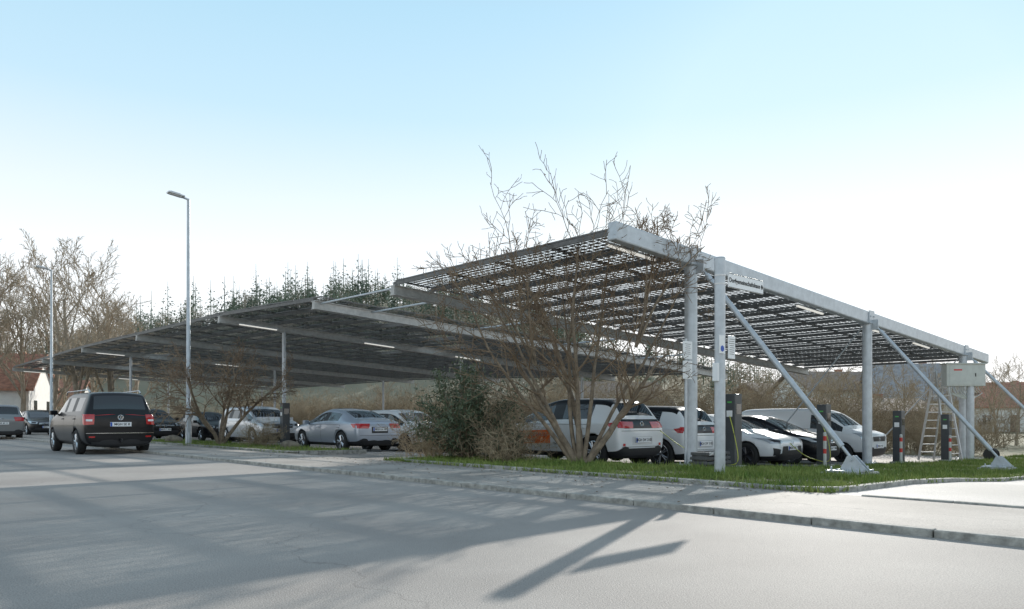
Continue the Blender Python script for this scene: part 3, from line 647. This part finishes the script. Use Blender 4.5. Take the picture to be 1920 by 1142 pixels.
P=dict(seg=[7,6,4,3],wob=[.10,.16,.2,.22],up=[.03,.05,.06,.05],taper=[.75,.8,.8,.7],rmin=.0055,split=1,sides=[8,5,4,3],kids=[8,6,4],start=[.3,.2,.15],ang=[(25,60),(25,60),(25,65)],len=[(.35,.6),(.4,.65),(.4,.7)],rr=[.5,.6,.6])
for tx,ty,tz,rad in((-1.0,.1,2.2,.085),(-.35,-.5,4.2,.06),(.3,.2,4.8,.065),(1.2,-.1,2.6,.08),(.3,.9,3.6,.05),(-1.7,-.3,3.4,.05),(1.7,.3,3.8,.05),(-2.3,.1,3.3,.05),(.85,-.2,4.5,.05),(-1.1,.3,4.2,.05)):
    e_=Vector((tx,ty,tz)); L=e_.length*1.05; d=(e_.normalized()+Vector((0,0,-.05))).normalized(); grow(mbs,Vector((tx*.05,ty*.05,-.05)),d,L,rad,0,P,rng)
    if tz<3.1: 
        for k in range(3): grow(mbs,e_*.93,(e_.normalized()*.6+Vector((rng.uniform(-.4,.4),rng.uniform(-.4,.4),.8))).normalized(),rng.uniform(1.8,2.6),rad*.42,0,P,rng)
finish_tree('bare_tree',mbs,W(-2.1,1.25,.05),0,M_bark,M_twig,'bare multi-stemmed tree with spreading twigs on the grass verge','tree')
rng=random.Random(5); mbs=[MB(),MB()]
P2=dict(seg=[6,5,4,3],wob=[.12,.18,.22,.25],up=[.03,.04,.03,.0],taper=[.7,.8,.8,.7],rmin=.007,split=1,sides=[7,5,3,3],kids=[9,7,6],start=[.35,.2,.15],ang=[(30,70),(30,70),(25,70)],len=[(.4,.65),(.4,.7),(.4,.7)],rr=[.5,.6,.6])
for tx,ty,tz in((-.8,.2,2.6),(.5,-.3,3.0),(.1,.5,3.2),(1.0,.4,2.4),(-.3,-.6,2.9)): grow(mbs,Vector((0,0,-.05)),Vector((tx,ty,tz)).normalized(),3.0,.075,0,P2,rng)
finish_tree('bare_tree',mbs,W(-3.3,17.2,.05),0,M_bark,M_twig,'small bare tree with dense twigs beside the lamp','tree')
P3=dict(seg=[7,6,5,4,3],wob=[.05,.10,.14,.18,.2],up=[.02,.10,.09,.07,.06],taper=[.7,.8,.8,.8,.6],rmin=.013,split=2,sides=[8,6,4,3,3],kids=[11,7,5,4],start=[.15,.2,.15,.15],ang=[(22,50),(20,45),(20,45),(20,45)],len=[(.55,.8),(.4,.6),(.4,.6),(.4,.6)],rr=[.5,.55,.6,.6])
TR=[]
for sd in(1,2,3):
    rng=random.Random(sd); mbs=[MB(),MB()]; grow(mbs,Vector((0,0,-.1)),Vector((0,0,1)),9.0,.22,0,P3,rng)
    TR.append(finish_tree('deciduous_tree',mbs,(0,0,0),0,M_bark2,M_twig2,'tall bare deciduous tree with fine upswept branches','tree',group='bare trees beyond the road'))
spots=[(40,62,1.05),(95,62,1.2),(150,56,1.15),(205,60,1.15),(245,72,1.05),(-20,60,1.2),(15,85,1.2),(120,90,1.2),(-60,66,1.2),(175,85,1.2)]
for i,(px,y,sc) in enumerate(spots):
    x=(px-960)/1400*y; t,v=tv(x,y); L_=Vector((x,y,g(t)))
    if i<3: TR[i].location=L_; TR[i].scale=(sc,)*3; TR[i].rotation_euler=(0,0,i*1.3)
    else: dup(TR[i%3],L_,i*1.7,sc)
for i,(px,y,sc) in enumerate([(1530,48,.36),(1570,52,.4),(1690,44,.42),(1740,60,.5),(1870,50,.45),(1905,46,.42),(1430,60,.4),(720,70,.45),(960,66,.42),(1180,64,.42),(1640,55,.4),(1800,54,.45)]):
    x=(px-960)/1400*y; t,v=tv(x,y); dup(TR[i%3],Vector((x,y,g(t))),i*2.1,sc,group='young bare trees behind the car park',label='young bare tree behind the car park hedge')
BU=[]
PB=dict(seg=[5,4,3],wob=[.22,.28,.3],up=[.0,.01,.0],taper=[.7,.7,.6],rmin=.008,split=1,sides=[4,3,3],kids=[9,5],start=[.1,.1],ang=[(25,75),(20,75)],len=[(.35,.6),(.4,.7)],rr=[.6,.7])
for sd in range(3):
    rng=random.Random(40+sd); mbs=[MB(),MB()]
    for k in range(40):
        a=rng.uniform(0,6.28); rr=rng.uniform(0,1.5); grow(mbs,Vector((math.cos(a)*rr,math.sin(a)*rr,0)),Vector((math.cos(a)*rng.uniform(0,.8),math.sin(a)*rng.uniform(0,.8),1)).normalized(),rng.uniform(1.6,3.6),.022,0,PB,rng)
    r=root('bush',(0,0,0),0,label='dense bare brown bush along the car park edge',category='bush',group='bare bushes along the car park edge')
    mbs[0].obj('stem',[M_bushtw],r,fixn=False); mbs[1].obj('twig_crown',[M_bushtw],r,fixn=False); BU.append(r)
pos=[]
for v in np.arange(-30,80,2.6): pos.append((24.5+R.uniform(-.8,.8),v+R.uniform(-.5,.5),R.uniform(.75,1.15)*(.58 if v<6 else 1)))
for v in np.arange(6,90,3.4): pos.append((28.5+R.uniform(-1,1),v+R.uniform(-.5,.5),R.uniform(1.0,1.5)))
for v in np.arange(-32,6,4): pos.append((36+R.uniform(-2,2),v+R.uniform(-.5,.5),R.uniform(.6,.85)))
for t in np.arange(-3,26,3): pos.append((t,78+R.uniform(-1,1),R.uniform(.9,1.2)))
for i in range(8): pos.append((-13-R.uniform(0,3)+3*i*0.2,70+i*4,1.0))
for i,(t,v,s) in enumerate(pos):
    if i<3: BU[i].location=W(t,v); BU[i].scale=(s,)*3
    else: dup(BU[i%3],W(t,v),R.uniform(0,6.28),s)
for t,v,s in((-2.9,2.6,.36),(-2.8,15,.3),(-3.2,4.9,.40),(-2.4,4.0,.5)): dup(BU[R.randrange(3)],W(t,v,.05),R.uniform(0,6.28),s,label='small bare bush on the grass verge',group='bare bushes on the verge')
def shrub(t,v,h,rad,n,seed):
    rng=random.Random(seed); r=Lroot('shrub',t,v,label='loose evergreen shrub with narrow grey-green leaves',category='shrub'); mb=MB(); lf=MB()
    for k in range(75):
        a=rng.uniform(0,6.28); q=rng.uniform(.1,1); e_=Vector((math.cos(a)*rad*q,math.sin(a)*rad*q,h*rng.uniform(.35,1)*(1-.3*q))); pts=[Vector((0,0,0)),e_*.5+Vector((0,0,.12)),e_]; mb.poly(pts,[.02,.012,.005],4,cap=False)
        for j in range(n//75):
            f=rng.uniform(.2,1.05); p=pts[0].lerp(pts[1],f*2) if f<.5 else pts[1].lerp(pts[2],f*2-1); p=p+Vector((rng.gauss(0,.10),rng.gauss(0,.10),rng.gauss(0,.09)))
            d=Vector((rng.gauss(0,1),rng.gauss(0,1),rng.gauss(.5,1))).normalized(); s=d.cross(Vector((rng.gauss(0,1),rng.gauss(0,1),rng.gauss(0,1)))).normalized()*.013; l=rng.uniform(.05,.1)
            lf.add([p-s,p+s,p+s*.7+d*l,p-s*.7+d*l],[(0,1,2,3)])
    mb.obj('stem',[M_bark],r,fixn=False); lf.obj('foliage',[M_leaf],r,fixn=False)
shrub(-2.9,3.95,2.55,1.35,13000,1); shrub(-2.6,3.1,1.2,.6,3000,2)
# ---------------- hill and forest
def hz(x,y): return -2+32*math.exp(-((x+34)/58)**2/2-((y-200)/48)**2/2)+9*math.exp(-((x-120)/70)**2/2-((y-240)/45)**2/2)+7*math.exp(-((x+150)/60)**2/2-((y-230)/50)**2/2)
mb=MB(); nx,ny=60,30
for i in range(nx+1):
    for j in range(ny+1):
        x=-330+660*i/nx;y=85+330*j/ny; mb.v.append((x,y,hz(x,y)+R.uniform(-.2,.2)))
for i in range(nx):
    for j in range(ny): a=i*(ny+1)+j; mb.f.append((a,a+ny+1,a+ny+2,a+1)); mb.m.append(0)
M_hill=mat('hill_meadow',(.17,.17,.11),.95,col2=(.27,.24,.17),nscale=.05)
mb.obj('hill',[M_hill],smooth=True,kind='structure')
M_con=mat('hazed_conifer_needles',(.10,.135,.10),.9,col2=(.21,.25,.18),nscale=.12)  # needle colour lightened to paint in backlit distance haze
M_dec=mat('hazed_bare_wood',(.30,.26,.205),.9,col2=(.44,.39,.32),nscale=.1)  # distance haze put into the twig colour, no volume used
fc=MB(); fd=MB(); rng=random.Random(77)
cnt=0
while cnt<900:
    x=rng.uniform(-150,20) if rng.random()<.85 else rng.uniform(20,150); y=rng.uniform(125,212)
    if hz(x,y)<1.5: continue
    cnt+=1; z=hz(x,y); con=rng.random()<(.6 if z>18 else .25); h=rng.uniform(5.5,9) if con else rng.uniform(5,8)
    if con and rng.random()<.3: h=rng.uniform(9.5,13.5)
    F=fc if con else fd; nn=150
    for k in range(nn):
        f=rng.random()
        if con: f=1-math.sqrt(1-f*.98); w=(1-f)*h*.24+.15; zz=h*(.1+.9*f)
        else: w=h*.42*math.sin(math.pi*min(.98,.15+f*.85))**.6; zz=h*(.12+.88*f)
        a=rng.uniform(0,6.28); q=w*math.sqrt(rng.random()); p=Vector((x+math.cos(a)*q,y+math.sin(a)*q,z+zz)); s=rng.uniform(.3,.65)*(1 if con else .7)*(1.15-f*.7)
        u=Vector((rng.gauss(0,1),rng.gauss(0,1),rng.gauss(0,.5))).normalized()*s; w2=u.cross(Vector((rng.gauss(0,1),rng.gauss(0,1),rng.gauss(0,1)))).normalized()*s*.8
        F.add([p-u,p+w2,p+u*.6],[(0,1,2)])
    F.poly([(x,y,z-.2),(x,y,z+h*.98)],[.15,.03],4,cap=False)
fc.obj('pine_forest',[M_con],fixn=False,kind='stuff',label='dark pine forest covering the hillside',category='forest'); fd.obj('bare_forest',[M_dec],fixn=False,kind='stuff',label='haze-paled bare deciduous wood on the hillside',category='forest')
# ---------------- houses
M_wallw=mat('white_render',(.72,.71,.68),.85,noise=.06,nscale=2); M_wallb=mat('brown_boarding',(.24,.17,.12),.85,noise=.25,nscale=3); M_wallg=mat('beige_render',(.55,.51,.43),.85,noise=.08,nscale=2)
M_tiler=mat('red_roof_tile',(.38,.19,.13),.85,noise=.3,nscale=3); M_tileb=mat('brown_roof_tile',(.28,.22,.18),.85,noise=.3,nscale=3); M_tileg=mat('grey_roof',(.32,.32,.33),.8,noise=.2,nscale=3)
def house(px,y,w,d,hw,hr,rz,wall,roof,label):
    x=(px-960)/1400*y; t,v=tv(x,y); r=root('house',(x,y,g(t)),rz,label=label,category='house')
    mb=MB(); X,Y=w/2,d/2
    mb.add([(-X,-Y,0),(X,-Y,0),(X,Y,0),(-X,Y,0),(-X,-Y,hw),(X,-Y,hw),(X,Y,hw),(-X,Y,hw),(-X,0,hw+hr),(X,0,hw+hr)],[(0,1,5,4),(2,3,7,6),(1,2,6,9,5),(3,0,4,8,7)]); mb.obj('wall',[wall],r)
    mb=MB(); o=.45; k=hr/Y
    for s in(-1,1):
        a=[(-X-o,s*(Y+o),hw-k*o),(X+o,s*(Y+o),hw-k*o),(X+o,0,hw+hr),(-X-o,0,hw+hr)]; mb.add([Vector(q)+Vector((0,0,.02)) for q in a]+[Vector(q)+Vector((0,0,.2)) for q in a],[(0,1,2,3),(4,5,6,7),(0,1,5,4),(1,2,6,5),(3,0,4,7)])
    rf=mb.obj('roof',[roof],r); mb=MB(); mb.box((X*.4,Y*.3,hw+hr*.9),(.6,.6,1.4)); mb.obj('chimney',[M_tiler],rf)
    n=max(2,int(w/2.6))
    for st in range(1,int(hw//2.6)+1):
        for i in range(n):
            xx=-X+w*(i+.5)/n
            if st==1 and i==n//2:
                mb=MB(); mb.box((xx,-Y-.02,1.05),(1.0,.08,2.1)); mb.obj('door',[M_wallb],r); continue
            mb=MB(); mb.box((xx,-Y-.01,st*2.6-1.1),(1.0,.05,1.2)); wd=mb.obj('window',[M_glass],r)
            mb=MB()
            for q in(-.53,0,.53): mb.box((xx+q,-Y-.045,st*2.6-1.1),(.07,.05,1.28))
            for q in(-.62,.62): mb.box((xx,-Y-.05,st*2.6-1.1+q),(1.13,.045,.07))
            mb.obj('frame',[M_white],wd)
    for i in range(2):
        for s in(1,-1):
            mb=MB(); mb.box((s*(X+.01),(-.5+i)*Y,hw*.55),(.05,1.0,1.2)); mb.obj('window',[M_glass],r)
house(1555,80,9,8,4.6,1.9,.15,M_wallw,M_tileb,'white rendered house with brown tiled roof behind the trees')
house(1705,74,7.5,8,3.6,3.3,-.25,M_wallg,M_tileg,'beige house with steep grey roof behind the hedge')
house(1455,92,10,8,3.6,2.2,.5,M_wallb,M_tileb,'brown boarded barn with low roof')
house(1880,95,9,9,3.2,2.9,-.3,M_wallw,M_tiler,'white house with red roof beyond the hedge')
house(1620,64,9,6,2.2,1.0,.1,M_wallb,M_tileb,'long low wooden shed beyond the hedge')
house(5,66,6,9,3.6,3.0,.35,M_wallw,M_tiler,'house with red tiled roof beside the road')
house(70,100,12,9,3.2,3.2,.2,M_wallw,M_tiler,'wide house with red roof behind bare trees')
house(1150,90,11,8,3.4,2.5,.3,M_wallw,M_tileb,'white house glimpsed behind the car park hedge')
# ---------------- light, sky, camera
az=math.radians(22.7); el=math.radians(21.8)
S=Vector((math.sin(az)*math.cos(el),math.cos(az)*math.cos(el),math.sin(el)))
sl=bpy.data.lights.new('sun','SUN'); sl.energy=5; sl.angle=math.radians(.5); sl.color=(1,.94,.86); so=bpy.data.objects.new('sun',sl); COL.objects.link(so); so.rotation_euler=(-S).to_track_quat('-Z','Y').to_euler()
w=bpy.data.worlds.new('World'); scene.world=w; w.use_nodes=True; N=w.node_tree.nodes; L=w.node_tree.links
sk=N.new('ShaderNodeTexSky'); sk.sky_type='NISHITA'; sk.sun_disc=False; sk.sun_elevation=el; sk.sun_rotation=az; sk.dust_density=.4; sk.air_density=1.0; sk.ozone_density=1.5
k=N.new('ShaderNodeMix'); k.data_type='RGBA'; k.blend_type='DARKEN'; k.inputs['Factor'].default_value=1; k.inputs['B'].default_value=(8,8.3,8.6,1); L.new(sk.outputs[0],k.inputs['A'])
tc=N.new('ShaderNodeTexCoord'); sp=N.new('ShaderNodeSeparateXYZ'); L.new(tc.outputs['Generated'],sp.inputs[0])
rp=N.new('ShaderNodeValToRGB'); L.new(sp.outputs[2],rp.inputs['Fac']); cr=rp.color_ramp
st=[(0,(1.25,1.23,1.20)),(.17,(1.10,1.13,1.15)),(.27,(.88,.98,1.03)),(.37,(.61,.85,.99)),(.48,(.49,.77,.94)),(.6,(.42,.57,.70)),(1,(.36,.45,.55))]
while len(cr.elements)<len(st): cr.elements.new(.5)
for e_,(p,c_) in zip(cr.elements,st): e_.position=p; e_.color=(*c_,1)
sc=N.new('ShaderNodeMix'); sc.data_type='RGBA'; sc.blend_type='MULTIPLY'; sc.inputs['Factor'].default_value=1; sc.inputs['B'].default_value=(1/.14,1/.14,1/.14,1); L.new(rp.outputs[0],sc.inputs['A'])
mx=N.new('ShaderNodeMix'); mx.data_type='RGBA'; mx.inputs['Factor'].default_value=.86; L.new(k.outputs['Result'],mx.inputs['A']); L.new(sc.outputs['Result'],mx.inputs['B'])
bg=N['Background']; bg.inputs[1].default_value=.15; L.new(mx.outputs['Result'],bg.inputs[0])
cam=bpy.data.cameras.new('camera'); co=bpy.data.objects.new('camera',cam); COL.objects.link(co); co.location=(0,0,EYE); co.rotation_euler=(math.radians(90),0,0)
cam.sensor_width=36; cam.lens=26.25; cam.shift_y=(785-571)/1920; cam.clip_end=9000; cam.clip_start=.05; scene.camera=co
scene.view_settings.view_transform='Standard'; scene.view_settings.look='None'; scene.view_settings.exposure=0
